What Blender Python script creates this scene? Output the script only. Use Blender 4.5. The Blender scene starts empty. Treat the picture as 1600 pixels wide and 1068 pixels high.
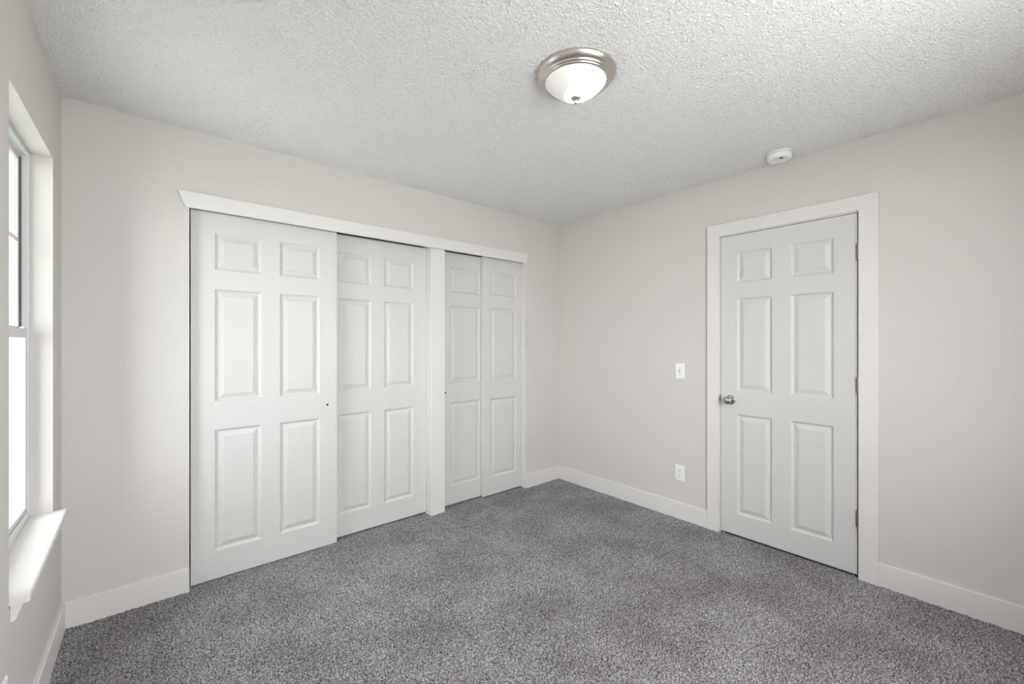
import bpy, bmesh, math, random
import numpy as np
from mathutils import Vector, Matrix

sc = bpy.context.scene
col = sc.collection
PI = math.pi
random.seed(4)

# ------------------------------------------------------------------ camera
H = 2.44            # ceiling height
CZ = 1.314          # lens height
YB = 2.803          # closet wall
XR = 2.990          # wall with the room door
XL = -0.319         # window wall
YF = -0.55          # wall behind the camera
cam = bpy.data.cameras.new('camera')
cam.sensor_width = 36.0
cam.lens = 36.0 * 656.8 / 1600.0
cam.clip_start = 0.02
cam_o = bpy.data.objects.new('camera', cam)
col.objects.link(cam_o)
cam_o.location = (0, 0, CZ)
cam_o.rotation_euler = (PI / 2, 0, -math.radians(40.5))
sc.camera = cam_o

# ------------------------------------------------------------------ world, exposure
SKY = 10.0
LAMP = 12.0
EXPO = 0.26
w = bpy.data.worlds.new('world'); sc.world = w
w.use_nodes = True
nt = w.node_tree; nt.nodes.clear()
out = nt.nodes.new('ShaderNodeOutputWorld')
bg = nt.nodes.new('ShaderNodeBackground')
bg.inputs['Color'].default_value = (0.95, 0.975, 1.0, 1)      # even bright overcast sky
bg.inputs['Strength'].default_value = SKY
nt.links.new(bg.outputs[0], out.inputs[0])
sc.view_settings.view_transform = 'Standard'
sc.view_settings.look = 'None'
sc.view_settings.gamma = 1.0
sc.view_settings.exposure = EXPO
sc.view_settings.use_curve_mapping = False

def portal(name, loc, rot, sx, sy):
    l = bpy.data.lights.new(name, 'AREA'); l.shape = 'RECTANGLE'; l.size = sx; l.size_y = sy
    l.cycles.is_portal = True
    o = bpy.data.objects.new(name, l); col.objects.link(o); o.location = loc; o.rotation_euler = rot
    return o
portal('daylight_portal', (XL - 0.112, 2.24, 1.34), (0, -PI / 2, 0), 1.46, 0.68)
FILL_OPENING = (0.28, 1.92, 0.85, 2.08)       # unseen opening added behind the camera for fill daylight: x0, x1, z0, z1
portal('daylight_portal', ((FILL_OPENING[0] + FILL_OPENING[1]) / 2, YF - 0.14, (FILL_OPENING[2] + FILL_OPENING[3]) / 2), (PI / 2, 0, 0), FILL_OPENING[1] - FILL_OPENING[0], FILL_OPENING[3] - FILL_OPENING[2])  # sky portal for the added opening

# ------------------------------------------------------------------ materials
def mat(name, color, rough=0.6, metal=0.0, bump=None, spec=0.5, vary=None, emit=None):
    """bump = (kind, scale, distance, strength[, stretch]); vary = (scale, color2, lo, hi)"""
    m = bpy.data.materials.new(name); m.use_nodes = True
    n = m.node_tree.nodes; L = m.node_tree.links
    b = n['Principled BSDF']
    b.inputs['Base Color'].default_value = (*color, 1)
    b.inputs['Roughness'].default_value = rough
    b.inputs['Metallic'].default_value = metal
    b.inputs['Specular IOR Level'].default_value = spec
    tc = n.new('ShaderNodeTexCoord')
    if vary:
        t = n.new('ShaderNodeTexNoise'); t.inputs['Scale'].default_value = vary[0]; t.inputs['Detail'].default_value = 3
        L.new(tc.outputs['Object'], t.inputs['Vector'])
        r = n.new('ShaderNodeValToRGB')
        r.color_ramp.elements[0].position = vary[2]; r.color_ramp.elements[0].color = (*color, 1)
        r.color_ramp.elements[1].position = vary[3]; r.color_ramp.elements[1].color = (*vary[1], 1)
        L.new(t.outputs['Fac'], r.inputs['Fac']); L.new(r.outputs['Color'], b.inputs['Base Color'])
    if bump:
        kind, scale, dist, strength = bump[:4]
        bp = n.new('ShaderNodeBump'); bp.inputs['Distance'].default_value = dist; bp.inputs['Strength'].default_value = strength
        mp = n.new('ShaderNodeMapping'); L.new(tc.outputs['Object'], mp.inputs['Vector'])
        if len(bump) > 4: mp.inputs['Scale'].default_value = bump[4]
        if kind == 'noise':
            t = n.new('ShaderNodeTexNoise'); t.inputs['Detail'].default_value = 3
        else:
            # moulded wood grain: flattened arches centred on each column of panels
            t = n.new('ShaderNodeTexWave'); t.wave_type = 'RINGS'; t.rings_direction = 'Y'; t.inputs['Distortion'].default_value = 2.2
            t.inputs['Detail'].default_value = 2.0; t.inputs['Detail Scale'].default_value = 0.35
            sp = n.new('ShaderNodeSeparateXYZ'); cb = n.new('ShaderNodeCombineXYZ'); L.new(tc.outputs['Object'], sp.inputs[0])
            def mth(op, a, b):
                q = n.new('ShaderNodeMath'); q.operation = op
                for i_, v_ in enumerate((a, b)):
                    if hasattr(v_, 'links'): L.new(v_, q.inputs[i_])
                    else: q.inputs[i_].default_value = v_
                return q.outputs[0]
            L.new(mth('SUBTRACT', mth('ABSOLUTE', mth('SUBTRACT', sp.outputs[0], 0.38), 0.0), 0.162), cb.inputs[0])
            L.new(mth('MULTIPLY', mth('SUBTRACT', sp.outputs[2], 0.95), 0.13), cb.inputs[2])
        t.inputs['Scale'].default_value = scale
        L.new(mp.outputs[0] if kind == 'noise' else cb.outputs[0], t.inputs['Vector'])
        L.new(t.outputs['Fac'], bp.inputs['Height']); L.new(bp.outputs[0], b.inputs['Normal'])
    if emit:
        b.inputs['Emission Color'].default_value = (*emit[0], 1); b.inputs['Emission Strength'].default_value = emit[1]
    return m

M = {}
M['wall'] = mat('wall_paint', (0.655, 0.620, 0.588), 0.75, bump=('noise', 150, 0.0022, 0.45), spec=0.25)
M['ceiling'] = mat('ceiling_texture_paint', (0.92, 0.912, 0.905), 0.9, bump=('noise', 185, 0.006, 1.0), spec=0.1, vary=(210, (0.77, 0.76, 0.75), 0.56, 0.70))
M['trim'] = mat('trim_paint', (0.745, 0.722, 0.692), 0.42, bump=('noise', 45, 0.0006, 0.3), spec=0.35)
M['door'] = mat('door_paint', (0.655, 0.641, 0.622), 0.45, bump=('grain', 26.0, 0.0010, 0.30), spec=0.35)
M['plastic'] = mat('white_plastic', (0.86, 0.86, 0.85), 0.35, spec=0.4)
M['cream'] = mat('aged_white_plastic', (0.80, 0.79, 0.75), 0.4, spec=0.4)
M['vinyl'] = mat('window_aluminium', (0.70, 0.71, 0.71), 0.4, spec=0.4, bump=('noise', 60, 0.0003, 0.3))
M['tan'] = mat('sash_aluminium', (0.60, 0.57, 0.52), 0.45, spec=0.4)
M['nickel'] = mat('brushed_nickel', (0.62, 0.58, 0.54), 0.30, 1.0, bump=('noise', 300, 0.0002, 0.3))
M['nickelr'] = mat('satin_nickel', (0.50, 0.46, 0.42), 0.18, 1.0)
M['hinge'] = mat('aged_nickel', (0.30, 0.265, 0.23), 0.4, 1.0)
M['dark'] = mat('dark_slot', (0.02, 0.02, 0.02), 0.6)
M['rubber'] = mat('dark_weatherstrip', (0.10, 0.10, 0.10), 0.7)
M['bulb'] = mat('frosted_lit_glass', (0.78, 0.78, 0.76), 0.35, emit=((1.0, 0.975, 0.94), LAMP))
M['siding'] = mat('added_wall_paint', (0.085, 0.098, 0.105), 0.8, spec=0.2)  # dark tone of the added exterior walls, keeps their bounce low
M['ground'] = mat('pale_gravel', (0.72, 0.71, 0.68), 0.9, vary=(6, (0.64, 0.64, 0.61), 0.4, 0.6))
def lamp_glow():        # glass evenly lit, brighter where the bulb sits behind it
    m = M['bulb']; n = m.node_tree.nodes; L = m.node_tree.links; b = n['Principled BSDF']
    tc = n.new('ShaderNodeTexCoord'); vd = n.new('ShaderNodeVectorMath'); vd.operation = 'DISTANCE'
    vd.inputs[1].default_value = (0.030, -0.022, -0.075); L.new(tc.outputs['Object'], vd.inputs[0])
    mr = n.new('ShaderNodeMapRange'); mr.interpolation_type = 'SMOOTHSTEP'
    mr.inputs['From Min'].default_value = 0.012; mr.inputs['From Max'].default_value = 0.095
    mr.inputs['To Min'].default_value = LAMP; mr.inputs['To Max'].default_value = 0.22
    L.new(vd.outputs['Value'], mr.inputs['Value']); L.new(mr.outputs[0], b.inputs['Emission Strength'])
lamp_glow()
g = bpy.data.materials.new('window_glass'); g.use_nodes = True
gn = g.node_tree.nodes; gl = g.node_tree.links; gn.clear()
go = gn.new('ShaderNodeOutputMaterial'); gm = gn.new('ShaderNodeMixShader'); gt = gn.new('ShaderNodeBsdfTransparent'); gg = gn.new('ShaderNodeBsdfGlossy')
gf = gn.new('ShaderNodeFresnel'); gf.inputs['IOR'].default_value = 1.45; gg.inputs['Roughness'].default_value = 0.02
gt.inputs['Color'].default_value = (0.93, 0.96, 0.95, 1)
gb_ = gn.new('ShaderNodeNewGeometry'); gi = gn.new('ShaderNodeMath'); gi.operation = 'SUBTRACT'; gi.inputs[0].default_value = 1.0
gk = gn.new('ShaderNodeMath'); gk.operation = 'MULTIPLY'
gl.new(gb_.outputs['Backfacing'], gi.inputs[1]); gl.new(gi.outputs[0], gk.inputs[0]); gl.new(gf.outputs[0], gk.inputs[1])   # reflect once, on the entering face
gl.new(gk.outputs[0], gm.inputs[0]); gl.new(gt.outputs[0], gm.inputs[1]); gl.new(gg.outputs[0], gm.inputs[2]); gl.new(gm.outputs[0], go.inputs[0])
M['glass'] = g

def carpet_mat():
    m = bpy.data.materials.new('carpet_pile'); m.use_nodes = True
    n = m.node_tree.nodes; L = m.node_tree.links; b = n['Principled BSDF']
    b.inputs['Roughness'].default_value = 1.0; b.inputs['Specular IOR Level'].default_value = 0.05
    b.inputs['Sheen Weight'].default_value = 0.15; b.inputs['Sheen Roughness'].default_value = 0.6
    tc = n.new('ShaderNodeTexCoord')
    def noise(scale, det, rough=0.5):
        t = n.new('ShaderNodeTexNoise'); t.inputs['Scale'].default_value = scale; t.inputs['Detail'].default_value = det
        t.inputs['Roughness'].default_value = rough; L.new(tc.outputs['Object'], t.inputs['Vector']); return t
    f1 = noise(150, 3, 0.7)
    r = n.new('ShaderNodeValToRGB'); e = r.color_ramp.elements
    e[0].position = 0.38; e[0].color = (0.036, 0.032, 0.034, 1)
    e[1].position = 0.63; e[1].color = (0.56, 0.54, 0.56, 1)
    mid = e.new(0.49); mid.color = (0.205, 0.193, 0.203, 1)
    L.new(f1.outputs['Fac'], r.inputs['Fac'])
    f2 = noise(3.2, 3, 0.55)
    r2 = n.new('ShaderNodeValToRGB'); e = r2.color_ramp.elements
    e[0].position = 0.36; e[0].color = (0.78, 0.765, 0.765, 1); e[1].position = 0.62; e[1].color = (1.06, 1.06, 1.07, 1)
    L.new(f2.outputs['Fac'], r2.inputs['Fac'])
    mx = n.new('ShaderNodeMix'); mx.data_type = 'RGBA'; mx.blend_type = 'MULTIPLY'; mx.inputs[0].default_value = 1
    L.new(r.outputs[0], mx.inputs[6]); L.new(r2.outputs[0], mx.inputs[7]); L.new(mx.outputs[2], b.inputs['Base Color'])
    return m
M['carpet'] = carpet_mat()

# ------------------------------------------------------------------ helpers
def tag(o, label=None, cat=None, group=None, kind=None):
    if label: o['label'] = label
    if cat: o['category'] = cat
    if group: o['group'] = group
    if kind: o['kind'] = kind
    return o

def obj(name, bm, m, parent=None, smooth=False, bevel=0.0, loc=None, rot=None, segs=2):
    me = bpy.data.meshes.new(name)
    bmesh.ops.recalc_face_normals(bm, faces=bm.faces)
    bm.to_mesh(me); bm.free()
    ms = m if isinstance(m, (list, tuple)) else [m]
    for k in ms: me.materials.append(k)
    if smooth:
        for p in me.polygons: p.use_smooth = True
    o = bpy.data.objects.new(name, me); col.objects.link(o)
    if loc: o.location = loc
    if rot: o.rotation_euler = rot
    if parent: o.parent = parent
    if bevel:
        bv = o.modifiers.new('bevel', 'BEVEL'); bv.width = bevel; bv.segments = segs; bv.limit_method = 'ANGLE'
        bv.angle_limit = math.radians(40)
    return o

def empty(name, loc=(0, 0, 0), rot=(0, 0, 0), parent=None):
    o = bpy.data.objects.new(name, None); col.objects.link(o); o.location = loc; o.rotation_euler = rot
    o.empty_display_size = 0.05
    if parent: o.parent = parent
    return o

def box(bm, x0, x1, y0, y1, z0, z1, mi=0):
    v = [bm.verts.new((x, y, z)) for x in (x0, x1) for y in (y0, y1) for z in (z0, z1)]
    for f in ((0, 1, 3, 2), (4, 6, 7, 5), (0, 4, 5, 1), (2, 3, 7, 6), (0, 2, 6, 4), (1, 5, 7, 3)):
        bm.faces.new([v[i] for i in f]).material_index = mi
    return v

def prism(bm, pts, axis, a0, a1):
    """extrude the 2D outline pts along axis ('x','y','z') from a0 to a1"""
    def P(p, a): return {'x': (a, p[0], p[1]), 'y': (p[0], a, p[1]), 'z': (p[0], p[1], a)}[axis]
    A = [bm.verts.new(P(p, a0)) for p in pts]; B = [bm.verts.new(P(p, a1)) for p in pts]
    n = len(pts)
    bm.faces.new(A); bm.faces.new(B[::-1])
    for i in range(n): bm.faces.new((A[i], B[i], B[(i + 1) % n], A[(i + 1) % n]))

def lathe(bm, prof, seg=64, mtx=None):
    """prof = [(r, z)...] turned about z"""
    rings = []
    for r, z in prof:
        if r < 1e-6: rings.append([bm.verts.new((0, 0, z))])
        else: rings.append([bm.verts.new((r * math.cos(2 * PI * i / seg), r * math.sin(2 * PI * i / seg), z)) for i in range(seg)])
    for a, b in zip(rings, rings[1:]):
        for i in range(seg):
            j = (i + 1) % seg
            if len(a) == 1 and len(b) == 1: continue
            if len(a) == 1: bm.faces.new((a[0], b[i], b[j]))
            elif len(b) == 1: bm.faces.new((a[i], b[0], a[j]))
            else: bm.faces.new((a[i], b[i], b[j], a[j]))
    if mtx: bmesh.ops.transform(bm, matrix=mtx, verts=bm.verts)

def rect_with_holes(bm, u0, u1, v0, v1, holes, T, d):
    """slab in (u, v) with rectangular holes, thickness along third axis from d[0] to d[1]; T maps (u, v, w)->xyz"""
    us = sorted({u0, u1, *[h[0] for h in holes], *[h[1] for h in holes]})
    vs = sorted({v0, v1, *[h[2] for h in holes], *[h[3] for h in holes]})
    def inside(u, v): return any(h[0] < u < h[1] and h[2] < v < h[3] for h in holes)
    cell = {}
    V = {}
    def vert(i, j, k):
        if (i, j, k) not in V: V[(i, j, k)] = bm.verts.new(T(us[i], vs[j], d[k]))
        return V[(i, j, k)]
    for i in range(len(us) - 1):
        for j in range(len(vs) - 1):
            cell[(i, j)] = not inside((us[i] + us[i + 1]) / 2, (vs[j] + vs[j + 1]) / 2)
    for (i, j), s in cell.items():
        if not s: continue
        for k in (0, 1): bm.faces.new([vert(i, j, k), vert(i + 1, j, k), vert(i + 1, j + 1, k), vert(i, j + 1, k)])
        for (di, dj, a, b) in ((-1, 0, (i, j), (i, j + 1)), (1, 0, (i + 1, j), (i + 1, j + 1)), (0, -1, (i, j), (i + 1, j)), (0, 1, (i, j + 1), (i + 1, j + 1))):
            if not cell.get((i + di, j + dj), False):
                bm.faces.new([vert(*a, 0), vert(*b, 0), vert(*b, 1), vert(*a, 1)])

# ------------------------------------------------------------------ smoothed random height fields
def field(nx, ny, seed, passes=1):
    rng = np.random.default_rng(seed); a = rng.standard_normal((ny, nx))
    for _ in range(passes):
        a = (a + np.roll(a, 1, 0) + np.roll(a, -1, 0) + np.roll(a, 1, 1) + np.roll(a, -1, 1)) / 5
    a -= a.mean(); a /= a.std(); return a

def relief(name, x0, x1, y0, y1, step, hfun, m, jitter=0.0, slab=0.05, up=True, zbase=0.0):
    nx = int((x1 - x0) / step) + 1; ny = int((y1 - y0) / step) + 1
    xs = np.linspace(x0, x1, nx); ys = np.linspace(y0, y1, ny)
    X, Y = np.meshgrid(xs, ys)
    Z = hfun(nx, ny)
    rng = np.random.default_rng(7)
    jx = rng.uniform(-jitter, jitter, X.shape); jy = rng.uniform(-jitter, jitter, X.shape)
    jx[:, 0] = jx[:, -1] = 0; jy[0] = jy[-1] = 0; jx[0] = jx[-1] = 0; jy[:, 0] = jy[:, -1] = 0
    co = np.stack([X + jx, Y + jy, Z + zbase], -1).reshape(-1, 3)
    idx = np.arange(nx * ny).reshape(ny, nx)
    q = np.stack([idx[:-1, :-1], idx[:-1, 1:], idx[1:, 1:], idx[1:, :-1]], -1).reshape(-1, 4)
    if not up: q = q[:, ::-1]
    # rim and backing so that it is a solid slab
    zb = zbase - slab if up else zbase + slab
    border = np.concatenate([idx[0, :], idx[1:, -1], idx[-1, -2::-1], idx[-2:0:-1, 0]])
    nb = len(border); base = len(co)
    lo = co[border].copy(); lo[:, 2] = zb
    co = np.concatenate([co, lo])
    k = np.arange(nb); k2 = (k + 1) % nb
    side = np.stack([border[k], base + k, base + k2, border[k2]], -1)
    if not up: side = side[:, ::-1]
    q = np.concatenate([q, side])
    nq = len(q)
    me = bpy.data.meshes.new(name)
    me.vertices.add(len(co)); me.vertices.foreach_set('co', co.astype(np.float32).ravel())
    cap = (base + np.arange(nb))[::-1] if up else base + np.arange(nb)
    me.loops.add(nq * 4 + nb)
    me.loops.foreach_set('vertex_index', np.concatenate([q.ravel(), cap]).astype(np.int32))
    me.polygons.add(nq + 1)
    me.polygons.foreach_set('loop_start', np.append(np.arange(nq) * 4, nq * 4).astype(np.int32))
    me.update(calc_edges=True); me.validate()
    me.materials.append(m)
    o = bpy.data.objects.new(name, me); col.objects.link(o)
    return o

# ------------------------------------------------------------------ floor and ceiling
def pile(nx, ny):
    a = field(nx, ny, 1, 0); b = field(nx, ny, 2, 6)
    return np.clip(a * 0.0020 + b * 0.0010, -0.006, 0.006) - 0.001
fl = relief('floor', XL - 0.02, XR + 0.02, YF - 0.02, 3.46, 0.0045, pile, M['carpet'], jitter=0.0015)
tag(fl, 'mottled grey cut-pile carpet covering the bedroom floor', 'carpet', kind='structure')

def popcorn(nx, ny):
    a = field(nx, ny, 3, 1); b = field(nx, ny, 5, 0)
    blob = np.clip(a - 0.1, 0, 1.5)
    return -(blob * 0.0010 + np.clip(b - 0.2, 0, 2) * 0.0017)
ce = relief('ceiling', XL - 0.12, XR + 0.12, YF - 0.12, YB + 0.12, 0.0038, popcorn, M['ceiling'], jitter=0.001, slab=0.12, up=False, zbase=H)
for p in ce.data.polygons: p.use_smooth = True
tag(ce, 'white popcorn-textured ceiling', 'ceiling', kind='structure')

# ------------------------------------------------------------------ walls
OX0, OX1, OZ = 0.146, 2.546, 2.078           # closet opening
LIN = 0.004
bm = bmesh.new()
rect_with_holes(bm, XL - 0.16, XR + 0.14, -0.05, H + 0.02, [(OX0 - LIN, OX1 + LIN, -0.04, OZ + LIN)], lambda u, v, d: (u, d, v), (YB, YB + 0.12))
tag(obj('wall_back', bm, M['wall']), 'greige wall around the sliding closet doors', 'wall', kind='structure')
DY0, DY1, DZ = 0.510, 1.295, 2.054           # rough door opening
bm = bmesh.new()
rect_with_holes(bm, YF, YB, -0.05, H + 0.02, [(DY0, DY1, -0.04, DZ)], lambda u, v, d: (d, u, v), (XR, XR + 0.12))
tag(obj('wall_right', bm, M['wall']), 'greige wall with the hinged door', 'wall', kind='structure')
WY0, WY1, WZ0, WZ1 = 1.882, 2.588, 0.585, 2.083   # window opening
bm = bmesh.new()
rect_with_holes(bm, YF, YB, -0.05, H + 0.02, [(WY0, WY1, WZ0 - 0.05, WZ1)], lambda u, v, d: (d, u, v), (XL, XL - 0.101))
tag(obj('wall_left', bm, M['wall']), 'greige wall with the window', 'wall', kind='structure')
bm = bmesh.new()
rect_with_holes(bm, XL - 0.16, XR + 0.14, -0.05, H + 0.02, [FILL_OPENING], lambda u, v, d: (u, d, v), (YF - 0.12, YF))
tag(obj('wall_front', bm, M['wall']), 'greige wall behind the camera', 'wall', kind='structure')
# closet interior: side, rear and top boards
bm = bmesh.new()
box(bm, OX0 - 0.32, OX0 - 0.20, YB + 0.12, 3.44, -0.05, H)
box(bm, OX1 + 0.20, OX1 + 0.32, YB + 0.12, 3.44, -0.05, H)
box(bm, OX0 - 0.32, OX1 + 0.32, 3.44, 3.54, -0.05, H)
box(bm, OX0 - 0.32, OX1 + 0.32, YB + 0.12, 3.54, H, H + 0.08)
tag(obj('wall_closet', bm, M['wall']), 'closet interior walls behind the sliding doors', 'wall', kind='structure')
# hallway backing beyond the closed door
bm = bmesh.new()
box(bm, XR + 0.9, XR + 0.98, 0.0, 1.9, -0.05, H)
box(bm, XR + 0.12, XR + 0.9, 0.0, 0.08, -0.05, H)
box(bm, XR + 0.12, XR + 0.9, 1.82, 1.9, -0.05, H)
tag(obj('wall_hallway', bm, M['wall']), 'hallway walls beyond the closed door', 'wall', kind='structure')
bm = bmesh.new(); box(bm, XR + 0.02, XR + 0.98, 0.0, 1.9, -0.06, -0.012)
tag(obj('floor_hallway', bm, M['carpet']), 'hallway floor beyond the closed door', 'floor', kind='structure')
bm = bmesh.new(); box(bm, XR + 0.12, XR + 0.98, 0.0, 1.9, H, H + 0.08)
tag(obj('ceiling_hallway', bm, M['ceiling']), 'hallway ceiling beyond the closed door', 'ceiling', kind='structure')
# outside: added walls and overhang that shape the daylight entering the window
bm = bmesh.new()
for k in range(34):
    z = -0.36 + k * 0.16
    prism(bm, [(4.485, z), (4.50, z + 0.16), (4.62, z + 0.16), (4.62, z)], 'x', -7.0, XL - 0.102)  # added wall, holds down the brightness outside the window
tag(obj('wall_view_dimmer', bm, M['siding']), 'added lap-sided wall beyond the window, dims the outside view', 'wall', kind='structure')
bm = bmesh.new()
box(bm, XL - 1.25, XL - 0.102, 1.20, 1.34, -0.4, 2.9)  # added to stop grazing sky light from the near side
tag(obj('wall_light_block', bm, M['siding']), 'added wall outside the near side of the window, blocks grazing daylight', 'wall', kind='structure')
bm = bmesh.new(); box(bm, XL - 0.95, XL - 0.02, YF - 0.6, YB + 1.4, 2.46, 2.56)  # added slab that cuts steep sky light on the sill
tag(obj('added_eave', bm, M['trim']), 'added overhang above the window outside, blocks the high sky', 'added_eave', kind='structure')
bm = bmesh.new(); box(bm, -12.0, 14, -12, 24, -0.45, -0.35)
tag(obj('ground', bm, M['ground']), 'pale ground outside the window', 'ground', kind='structure')

# ------------------------------------------------------------------ closet trim: lining, header, post, track
bm = bmesh.new()
box(bm, OX0 - LIN, OX0, YB - 0.001, YB + 0.12, -0.01, OZ)
box(bm, OX1, OX1 + LIN, YB - 0.001, YB + 0.12, -0.01, OZ)
box(bm, OX0 - LIN, OX1 + LIN, YB + 0.001, YB + 0.12, OZ, OZ + LIN)
tag(obj('trim_1', bm, M['trim']), 'white jamb lining of the closet opening', 'trim', kind='structure')
bm = bmesh.new()
prism(bm, [(0.129, 2.0235), (2.541, 2.0215), (2.572, 2.103), (0.096, 2.108)], 'y', YB - 0.019, YB + 0.0005)
tag(obj('trim_2', bm, M['trim'], bevel=0.002), 'white header board with slanted ends above the closet doors', 'header trim', kind='structure')
bm = bmesh.new(); box(bm, 1.597, 1.7195, YB + 0.009, YB + 0.119, -0.008, OZ)
tag(obj('trim_3', bm, M['trim'], bevel=0.003), 'white post dividing the two pairs of closet doors', 'post', kind='structure')
def track(x0, x1, label):
    bm = bmesh.new()
    box(bm, x0, x1, YB + 0.026, YB + 0.030, 2.055, OZ - 0.002)
    box(bm, x0, x1, YB + 0.078, YB + 0.082, 2.055, OZ - 0.002)
    box(bm, x0, x1, YB + 0.116, YB + 0.1195, 2.040, OZ - 0.002)
    box(bm, x0, x1, YB + 0.026, YB + 0.1195, OZ - 0.004, OZ - 0.0005)
    tag(obj('door_track', bm, M['rubber']), label, 'door track', 'overhead tracks of the closet doors')
track(OX0 + 0.001, 1.596, 'dark overhead track above the wider pair of closet doors')
track(1.7205, OX1 - 0.001, 'dark overhead track above the narrow pair of closet doors')

# ------------------------------------------------------------------ panelled doors
ZP = [(0.158, 0.828), (0.984, 1.606), (1.713, 1.916)]
def panel_face(bm, w, z0, z1, holes, y, s):
    """one face of a moulded door at depth y; s=+1 recess goes to +y"""
    us = sorted({0.0, w, *[h[0] for h in holes], *[h[1] for h in holes]})
    vs = sorted({z0, z1, *[h[2] for h in holes], *[h[3] for h in holes]})
    V = {}
    def vert(x, z, d=0.0):
        k = (round(x, 5), round(z, 5), round(d, 5))
        if k not in V: V[k] = bm.verts.new((x, y + s * d, z))
        return V[k]
    for i in range(len(us) - 1):
        for j in range(len(vs) - 1):
            cx, cz = (us[i] + us[i + 1]) / 2, (vs[j] + vs[j + 1]) / 2
            if any(h[0] < cx < h[1] and h[2] < cz < h[3] for h in holes): continue
            bm.faces.new([vert(us[i], vs[j]), vert(us[i + 1], vs[j]), vert(us[i + 1], vs[j + 1]), vert(us[i], vs[j + 1])])
    # moulding: a quick cove down, a narrow flat, a wide bevel back up, and the raised field
    prof = [(0.0, 0.0), (0.003, 0.0032), (0.008, 0.0075), (0.0130, 0.0100), (0.0160, 0.0102), (0.039, 0.0026), (0.041, 0.0014)]
    for (a, b, c, d_) in holes:
        prev = None
        for k, (ins, dep) in enumerate(prof):
            ring = [vert(a + ins, c + ins, dep), vert(b - ins, c + ins, dep), vert(b - ins, d_ - ins, dep), vert(a + ins, d_ - ins, dep)]
            if prev:
                for q in range(4): bm.faces.new([prev[q], prev[(q + 1) % 4], ring[(q + 1) % 4], ring[q]])
            prev = ring
        bm.faces.new(prev)
    return [vert(0, z0), vert(w, z0), vert(w, z1), vert(0, z1)], us, vs

def panel_door(name, w, t, z0, z1, cols, loc, rot=0.0):
    holes = [(a, b, c, d) for (a, b) in cols for (c, d) in ZP]
    bm = bmesh.new()
    _, us, vs = panel_face(bm, w, z0, z1, holes, 0.0, 1)
    panel_face(bm, w, z0, z1, holes, t, -1)
    # edges
    bm.verts.ensure_lookup_table()
    def find(x, y, z):
        for v in bm.verts:
            if abs(v.co.x - x) < 1e-6 and abs(v.co.y - y) < 1e-6 and abs(v.co.z - z) < 1e-6: return v
    for a, b in zip(us, us[1:]):
        for z in (z0, z1): bm.faces.new([find(a, 0, z), find(b, 0, z), find(b, t, z), find(a, t, z)])
    for a, b in zip(vs, vs[1:]):
        for x in (0.0, w): bm.faces.new([find(x, 0, a), find(x, 0, b), find(x, t, b), find(x, t, a)])
    return obj(name, bm, M['door'], loc=loc, rot=(0, 0, rot), bevel=0.0012, segs=1)

def finger_pull(door, x, z, r=0.0115, y=0.0):
    bm = bmesh.new()
    lathe(bm, [(0.0, -0.0006), (r * 0.70, -0.0006), (r * 0.74, 0.0010), (r * 0.9, 0.0016), (r, 0.0010), (r, -0.003)], 32)
    bmesh.ops.transform(bm, matrix=Matrix.Rotation(PI / 2, 4, 'X'), verts=bm.verts)
    p = obj('finger_pull', bm, M['plastic'], door, smooth=True, loc=(x, y, z))
    bm = bmesh.new()
    lathe(bm, [(0.0, 0.0), (r * 0.66, 0.0), (r * 0.66, 0.0006), (0.0, 0.0006)], 24)
    bmesh.ops.transform(bm, matrix=Matrix.Rotation(PI / 2, 4, 'X'), verts=bm.verts)
    h = obj('pull_shade', bm, M['dark'], p, loc=(-0.001, -0.0006, 0.0015))  # dark disc set off-centre as the shade inside the recessed cup
    return p

T = 0.035
grp = 'white six-panel sliding closet doors'
DTOP = 2.0335
d1 = panel_door('sliding_closet_door', 0.762, T, 0.004, DTOP - 0.0035, [(0.107, 0.331), (0.429, 0.655)], (0.1535, 2.835, 0))
tag(d1, 'large white six-panel sliding door at the left end of the closet, in front', 'closet door', kind='thing')
finger_pull(d1, 0.7025, 0.909)
d2 = panel_door('sliding_closet_door', 0.762, T, 0.010, DTOP + 0.001, [(0.107, 0.331), (0.429, 0.655)], (0.834, 2.888, 0))
tag(d2, 'white six-panel sliding door between the front left door and the white post', 'closet door', kind='thing')
finger_pull(d2, 0.058, 0.909)
d3 = panel_door('sliding_closet_door', 0.440, T, 0.010, DTOP - 0.001, [(0.075, 0.366)], (1.737, 2.884, 0))
tag(d3, 'narrow white three-panel sliding door just right of the post, set behind its neighbour', 'closet door', kind='thing')
finger_pull(d3, 0.031, 0.909)
d4 = panel_door('sliding_closet_door', 0.434, T, 0.010, DTOP - 0.001, [(0.077, 0.368)], (2.110, 2.846, 0))
tag(d4, 'narrow white three-panel sliding door at the right end of the closet, in front', 'closet door', kind='thing')
finger_pull(d4, 0.388, 0.905, r=0.007)

# ------------------------------------------------------------------ room door
DW = 0.743
rd = panel_door('door_1', DW, T, 0.014, 2.035, [(0.105, 0.316), (0.419, 0.634)], (XR + 0.001, 1.2745, 0), rot=-PI / 2)
tag(rd, 'white six-panel hinged door with a nickel knob', 'door', kind='structure')
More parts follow.
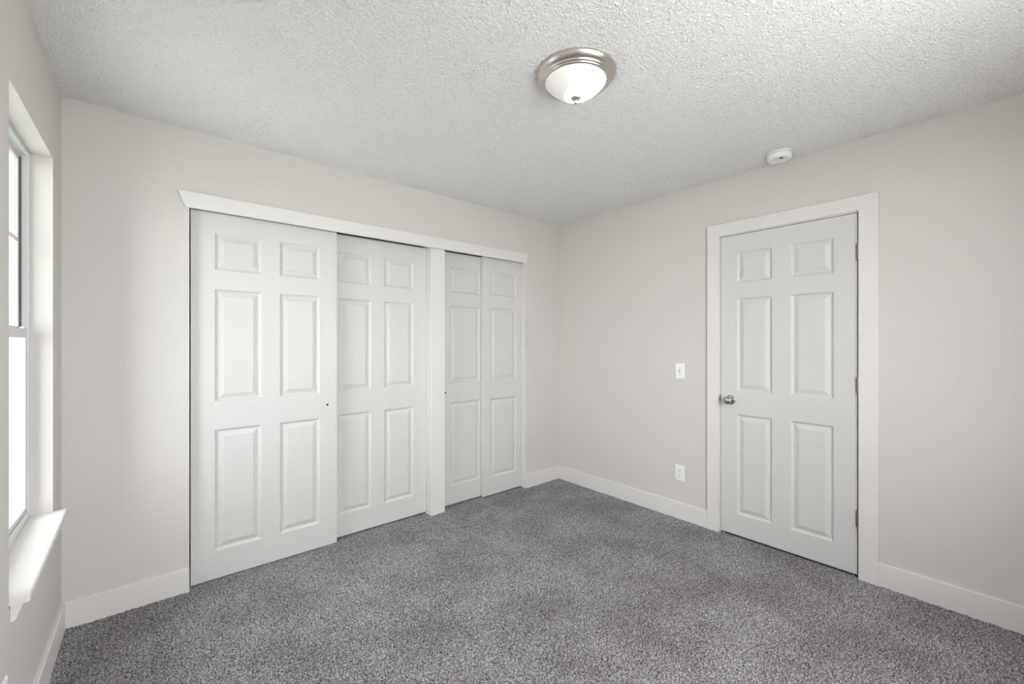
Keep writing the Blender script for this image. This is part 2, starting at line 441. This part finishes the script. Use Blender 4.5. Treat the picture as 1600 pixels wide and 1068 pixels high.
# local frame of the door: x runs towards the hinges, -y into the room
kn = bmesh.new()
lathe(kn, [(0.0, 0.066), (0.008, 0.0655), (0.0125, 0.064), (0.019, 0.0625), (0.0245, 0.057), (0.0265, 0.050), (0.0255, 0.044), (0.021, 0.037),
           (0.0145, 0.031), (0.0125, 0.025), (0.013, 0.014), (0.013, 0.006)], 48)
bmesh.ops.transform(kn, matrix=Matrix.Rotation(PI / 2, 4, 'X'), verts=kn.verts)
knob = obj('door_knob', kn, M['nickelr'], rd, smooth=True, loc=(0.0635, 0, 0.921))
rz = bmesh.new()
lathe(rz, [(0.0, 0.009), (0.014, 0.009), (0.020, 0.0085), (0.029, 0.006), (0.0325, 0.003), (0.0325, -0.001)], 48)
bmesh.ops.transform(rz, matrix=Matrix.Rotation(PI / 2, 4, 'X'), verts=rz.verts)
obj('rosette', rz, M['nickelr'], knob, smooth=True)
bt = bmesh.new()
lathe(bt, [(0.0, 0.0695), (0.0035, 0.069), (0.0035, 0.064)], 20)
bmesh.ops.transform(bt, matrix=Matrix.Rotation(PI / 2, 4, 'X'), verts=bt.verts)
obj('lock_button', bt, M['nickelr'], knob, smooth=True)
for hz in (1.817, 1.074, 0.330):
    hb = bmesh.new()
    for k in range(5):
        z0 = -0.0445 + k * 0.0178
        n0 = len(hb.verts)
        lathe(hb, [(0.0, z0), (0.0064, z0), (0.0074, z0 + 0.001), (0.0074, z0 + 0.0162), (0.0064, z0 + 0.0172), (0.0, z0 + 0.0174)], 18)
    box(hb, -0.0010, 0.0010, 0.0, 0.030, -0.0445, 0.0445)
    hg = obj('hinge', hb, M['hinge'], rd, loc=(DW + 0.0015, -0.0060, hz))
    pb = bmesh.new()
    lathe(pb, [(0, -0.0485), (0.004, -0.048), (0.0052, -0.0455), (0.0045, -0.0445), (0.0, -0.0445)], 16)
    lathe(pb, [(0, 0.0445), (0.0045, 0.0445), (0.0052, 0.0455), (0.004, 0.048), (0, 0.0485)], 16)
    obj('hinge_pin', pb, M['hinge'], hg, smooth=True)

# casing (three mitred boards, one mesh) and jamb
bm = bmesh.new()
ci0, ci1, co0, co1 = 0.525, 1.2835, 0.4405, 1.362
zi, zo = 2.044, 2.1255
ya, yb = XR - 0.0175, XR + 0.0005
def board(pts):
    A = [bm.verts.new((ya, p[0], p[1])) for p in pts]; B = [bm.verts.new((yb, p[0], p[1])) for p in pts]
    bm.faces.new(A); bm.faces.new(B[::-1])
    for i in range(len(pts)): bm.faces.new((A[i], B[i], B[(i + 1) % len(pts)], A[(i + 1) % len(pts)]))
board([(co1, -0.01), (co1, zo), (co0, zo), (co0, -0.01), (ci0, -0.01), (ci0, zi), (ci1, zi), (ci1, -0.01)])
tr = obj('trim_4', bm, M['trim'], bevel=0.0018)
tag(tr, 'flat white casing around the hinged door', 'door casing', kind='structure')
bm = bmesh.new()
box(bm, XR, XR + 0.12, 1.2775, DY1, -0.01, DZ)
box(bm, XR, XR + 0.12, DY0, 0.528, -0.01, DZ)
box(bm, XR, XR + 0.12, 0.528, 1.2775, 2.0385, DZ)
box(bm, XR + 0.039, XR + 0.075, 1.266, 1.2775, -0.01, 2.0385)
box(bm, XR + 0.039, XR + 0.075, 0.528, 0.540, -0.01, 2.0385)
box(bm, XR + 0.039, XR + 0.075, 0.540, 1.266, 2.027, 2.0385)
jm = obj('trim_5', bm, M['trim'])
tag(jm, 'white jamb and stop inside the hinged door casing', 'door jamb', kind='structure')
bm = bmesh.new()
box(bm, XR - 0.0008, XR + 0.03, 1.2760, 1.2776, 0.896, 0.956)
box(bm, XR - 0.0045, XR + 0.0005, 1.2765, 1.2830, 0.905, 0.945)
obj('strike_plate', bm, M['hinge'], jm, bevel=0.0005)

# ------------------------------------------------------------------ baseboards
BH, BT = 0.122, 0.014
def base_profile(n0, sgn):      # outline across the board: (offset from the wall, z), eased top edge
    return [(n0, -0.008), (n0 + sgn * BT, -0.008), (n0 + sgn * BT, BH - 0.003), (n0 + sgn * (BT - 0.003), BH), (n0, BH)]
def baseboard(name, axis, n0, sgn, a0, a1, label):
    bm = bmesh.new(); prism(bm, base_profile(n0, sgn), axis, a0, a1)
    return tag(obj(name, bm, M['trim']), label, 'baseboard', kind='structure')
baseboard('baseboard_back', 'x', YB, -1, XL + BT, OX0, 'white baseboard between the window wall and the closet')
baseboard('baseboard_back', 'x', YB, -1, OX1, XR - BT, 'short white baseboard right of the closet doors')
baseboard('baseboard_right', 'y', XR, -1, co1, YB, 'white baseboard from the far corner to the door casing') 
baseboard('baseboard_right', 'y', XR, -1, YF, co0, 'white baseboard right of the hinged door')
baseboard('baseboard_left', 'y', XL, 1, YF, YB, 'white baseboard under the window')
baseboard('baseboard_front', 'x', YF, 1, XL + BT, XR - BT, 'white baseboard behind the camera')

# prism() with axis 'x' maps (y, z); with axis 'y' maps (x, z)

# ------------------------------------------------------------------ window
win = empty('window_1', (XL, (WY0 + WY1) / 2, WZ0))
tag(win, 'narrow single-hung window in the left wall', 'window', kind='structure')
def wobj(name, bm, m, parent=win, **k):
    o = obj(name, bm, m, parent, **k)
    if parent is win: o.matrix_parent_inverse = Matrix.Translation(-Vector(win.location))
    return o
def ring(bm, x0, x1, y0, y1, z0, z1, wy, wzb, wzt):
    rect_with_holes(bm, y0, y1, z0, z1, [(y0 + wy, y1 - wy, z0 + wzb, z1 - wzt)], lambda u, v, d: (d, u, v), (x0, x1))
FX = XL - 0.065
bm = bmesh.new()
ring(bm, FX, FX - 0.004, WY0, WY1, WZ0 - 0.05, WZ1, 0.011, 0.093, 0.018)
ring(bm, FX - 0.004, FX - 0.036, WY0, WY1, WZ0 - 0.05, WZ1, 0.010, 0.080, 0.014)
wobj('window_frame', bm, M['vinyl'], bevel=0.0006)
def sash(x0, x1, z0, z1, m, label, mun=None, rt=0.022):
    bm = bmesh.new()
    a, b = WY0 + 0.012, WY1 - 0.012
    ring(bm, x0, x1, a, b, z0, z1, 0.020, 0.032, rt)
    s = wobj('sash', bm, m, bevel=0.0012); s['label'] = label
    gb = bmesh.new(); xm = (x0 + x1) / 2
    box(gb, xm - 0.001, xm + 0.001, a + 0.018, b - 0.018, z0 + 0.026, z1 - 0.020)
    wobj('pane', gb, M['glass'], s)
    if mun:
        mb = bmesh.new(); box(mb, xm + 0.0015, xm + 0.004, a + 0.02, b - 0.02, mun - 0.008, mun + 0.008)
        wobj('muntin', mb, M['vinyl'], s)
        for yy in (a + (b - a) / 2,):
            mb = bmesh.new(); box(mb, xm + 0.0015, xm + 0.004, yy - 0.008, yy + 0.008, z0 + 0.028, z1 - 0.022)
            wobj('muntin', mb, M['vinyl'], s)
    return s
up = sash(FX - 0.0345, FX - 0.0255, 1.345, WZ1 - 0.016, M['tan'], 'tan-grey upper sash', mun=1.722)
lo = sash(FX - 0.0180, FX - 0.0055, WZ0 + 0.031, 1.367, M['vinyl'], 'pale lower sash', rt=0.036)
bm = bmesh.new()
box(bm, FX - 0.0250, FX - 0.0200, WY1 - 0.0150, WY1 - 0.0102, 1.37, WZ1 - 0.02)
box(bm, FX - 0.0250, FX - 0.0200, WY0 + 0.0102, WY0 + 0.0150, 1.37, WZ1 - 0.02)
wobj('weatherstrip', bm, M['rubber'])
bm = bmesh.new()
box(bm, FX - 0.018, FX - 0.004, WY1 - 0.060, WY1 - 0.014, 1.3672, 1.3755)
wobj('sash_latch', bm, M['plastic'], lo, bevel=0.003)
# stool with its slight fall towards the near end, and the apron below
bm = bmesh.new()
zf, zn = 0.603, 0.563
ys0, ys1 = WY0, WY1 + 0.012
def sill_sec(y, z):
    zb_ = z
    xs = [(FX + 0.001, zb_), (XL + 0.037, z), (XL + 0.041, z - 0.004), (XL + 0.041, z - 0.016), (XL + 0.036, z - 0.020), (FX + 0.001, z - 0.020)]
    return [bm.verts.new((x, y, zz)) for x, zz in xs]
A = sill_sec(ys0 + 0.0005, zn); B = sill_sec(ys1 - 0.0125, zf)
bm.faces.new(A); bm.faces.new(B[::-1])
for i in range(6): bm.faces.new((A[i], B[i], B[(i + 1) % 6], A[(i + 1) % 6]))
# little horn at the far end
v = [(XL + 0.0005, zf), (XL + 0.037, zf), (XL + 0.041, zf - 0.004), (XL + 0.041, zf - 0.016), (XL + 0.036, zf - 0.020), (XL + 0.0005, zf - 0.020)]
prism(bm, v, 'y', ys1 - 0.0125, ys1 + 0.004)
wobj('window_sill', bm, M['trim'])
bm = bmesh.new()
def apr(y, z):
    pr = [(XL + 0.0005, z), (XL + 0.026, z), (XL + 0.024, z - 0.012), (XL + 0.017, z - 0.026), (XL + 0.014, z - 0.040), (XL + 0.008, z - 0.050), (XL + 0.0005, z - 0.052)]
    return [bm.verts.new((x, y, zz)) for x, zz in pr]
A = apr(ys0 + 0.012, zn - 0.0205); B = apr(ys1 - 0.02, zf - 0.0205)
bm.faces.new(A); bm.faces.new(B[::-1])
for i in range(7): bm.faces.new((A[i], B[i], B[(i + 1) % 7], A[(i + 1) % 7]))
wobj('apron', bm, M['trim'])

# ------------------------------------------------------------------ ceiling light
cl = empty('ceiling_light', (1.352, 1.170, H - 0.002))
tag(cl, 'round flush-mount ceiling light with a brushed nickel rim and lit frosted bowl', 'ceiling light')
bm = bmesh.new()
lathe(bm, [(0.0, 0.0), (0.164, 0.0), (0.166, -0.003), (0.1655, -0.007), (0.162, -0.012), (0.156, -0.019), (0.148, -0.0245), (0.1455, -0.0255), (0.1445, -0.029),
           (0.1425, -0.0315), (0.1385, -0.0325), (0.1375, -0.0355), (0.1345, -0.0385), (0.1300, -0.0390), (0.1285, -0.037), (0.1285, -0.020), (0.0, -0.018)], 96)
obj('rim', bm, M['nickel'], cl, smooth=True)
bm = bmesh.new()
pr = []
R0, D0 = 0.1275, 0.066
for k in range(0, 25):
    a = k / 24 * PI / 2
    rr = R0 * math.cos(a) if k < 24 else 0.0
    pr.append((rr, -0.034 - D0 * (1 - (rr / R0) ** 2.1)))
lathe(bm, [(R0 - 0.003, -0.022)] + pr, 96)
obj('glass_bowl', bm, M['bulb'], cl, smooth=True)
bm = bmesh.new()
zb = -0.034 - D0
lathe(bm, [(0.0, zb + 0.002), (0.021, zb + 0.002), (0.0215, zb - 0.001), (0.017, zb - 0.005), (0.008, zb - 0.009), (0.0055, zb - 0.013), (0.0075, zb - 0.017),
           (0.0078, zb - 0.021), (0.004, zb - 0.0245), (0.0, zb - 0.0255)], 32)
obj('finial', bm, M['nickel'], cl, smooth=True)

# ------------------------------------------------------------------ smoke detector
sd = empty('smoke_detector', (2.832, 0.868, H - 0.002))
tag(sd, 'small round white smoke detector on the ceiling above the hinged door', 'smoke detector')
bm = bmesh.new()
lathe(bm, [(0.0, 0.0), (0.067, 0.0), (0.068, -0.003), (0.068, -0.009), (0.066, -0.010), (0.0, -0.010)], 64)
obj('mounting_ring', bm, M['plastic'], sd, smooth=False)
bm = bmesh.new()
lathe(bm, [(0.0, -0.0095), (0.065, -0.0095), (0.0645, -0.026), (0.062, -0.035), (0.056, -0.041), (0.047, -0.044), (0.044, -0.0425), (0.0, -0.0450)], 64)
obj('cover', bm, M['plastic'], sd, smooth=True)
for (a, r_, l_) in ((3.7, 0.034, 0.018), (4.3, 0.020, 0.006)):
    bm = bmesh.new(); box(bm, -l_ / 2, l_ / 2, -0.003, 0.003, -0.0458, -0.042)
    obj('vent_slot' if l_ > 0.01 else 'indicator_light', bm, M['dark'], sd, loc=(r_ * math.cos(a), r_ * math.sin(a), 0), rot=(0, 0, a + PI / 2))

# ------------------------------------------------------------------ switch and outlets
def plate(name, loc, rot, kind, label, cat):
    t = empty(name, loc, (0, 0, rot)); tag(t, label, cat)
    bm = bmesh.new()         # local: x across, -y into the room
    hw, hh, d = 0.0365, 0.0585, 0.006
    fr = [(-hw, -hh, 0.0), (hw, -hh, 0.0), (hw, hh, 0.0), (-hw, hh, 0.0)]
    prev = None
    for ins, dep in ((0, 0.0), (0.0, 0.0022), (0.0022, 0.0050), (0.005, 0.006)):
        rg = [bm.verts.new((sx * (hw - ins), -dep, sz * (hh - ins))) for sx, sz in ((-1, -1), (1, -1), (1, 1), (-1, 1))]
        if prev:
            for q in range(4): bm.faces.new([prev[q], prev[(q + 1) % 4], rg[(q + 1) % 4], rg[q]])
        else: bm.faces.new(rg)
        prev = rg
    bm.faces.new(prev)
    obj('cover_plate', bm, M['plastic'], t)
    def screw(z):
        b = bmesh.new(); lathe(b, [(0.0, 0.0072), (0.0024, 0.0070), (0.0032, 0.0060), (0.0032, 0.005)], 20)
        bmesh.ops.transform(b, matrix=Matrix.Rotation(PI / 2, 4, 'X'), verts=b.verts)
        s = obj('screw', b, M['cream'], t, smooth=True, loc=(0, 0, z))
        b = bmesh.new(); box(b, -0.0024, 0.0024, -0.0074, -0.0068, -0.0003, 0.0003); obj('screw_slot', b, M['dark'], s)
    if kind == 'switch':
        b = bmesh.new(); box(b, -0.0052, 0.0052, -0.0064, -0.004, -0.0120, 0.0120); obj('toggle_slot', b, M['rubber'], t)
        b = bmesh.new(); prism(b, [(-0.004, -0.009), (-0.0075, -0.009), (-0.017, -0.0005), (-0.0175, 0.0035), (-0.015, 0.0055), (-0.007, 0.0055), (-0.004, 0.0055)], 'x', -0.0042, 0.0042)
        obj('toggle', b, M['plastic'], t, bevel=0.0006)
        screw(0.030); screw(-0.030)
    else:
        for z in (0.0195, -0.0195):
            b = bmesh.new(); n = 40; pts = []
            for i in range(n):
                a = 2 * PI * i / n; pts.append((max(-0.0172, min(0.0172, 0.0172 * 1.06 * math.cos(a))), max(-0.0138, min(0.0138, 0.0172 * math.sin(a)))))
            prism(b, pts, 'y', -0.0078, -0.004)
            rc = obj('receptacle', b, M['plastic'], t, loc=(0, 0, z))
            for sx, hh_ in ((-0.0064, 0.0046), (0.0064, 0.0038)):
                b = bmesh.new(); box(b, sx - 0.0012, sx + 0.0012, -0.0084, -0.0076, 0.0030 - hh_, 0.0030 + hh_)
                obj('slot', b, M['dark'], rc)
            b = bmesh.new(); lathe(b, [(0.0, 0.0084), (0.0027, 0.0084), (0.0027, 0.0076), (0, 0.0076)], 16)
            bmesh.ops.transform(b, matrix=Matrix.Translation((0, 0, -0.0082)) @ Matrix.Rotation(PI / 2, 4, 'X'), verts=b.verts)
            obj('ground_hole', b, M['dark'], rc)
        screw(0.0)
    return t
plate('light_switch', (XR, 1.571, 1.097), -PI / 2, 'switch', 'white single toggle light switch on the wall left of the hinged door', 'light switch')
plate('wall_outlet', (XR, 1.571, 0.338), -PI / 2, 'outlet', 'white two-socket wall outlet below the light switch', 'outlet')
plate('wall_outlet', (XL, 1.806, 0.309), PI / 2, 'outlet', 'white wall outlet low on the window wall, at the bottom left corner of the photo', 'outlet')
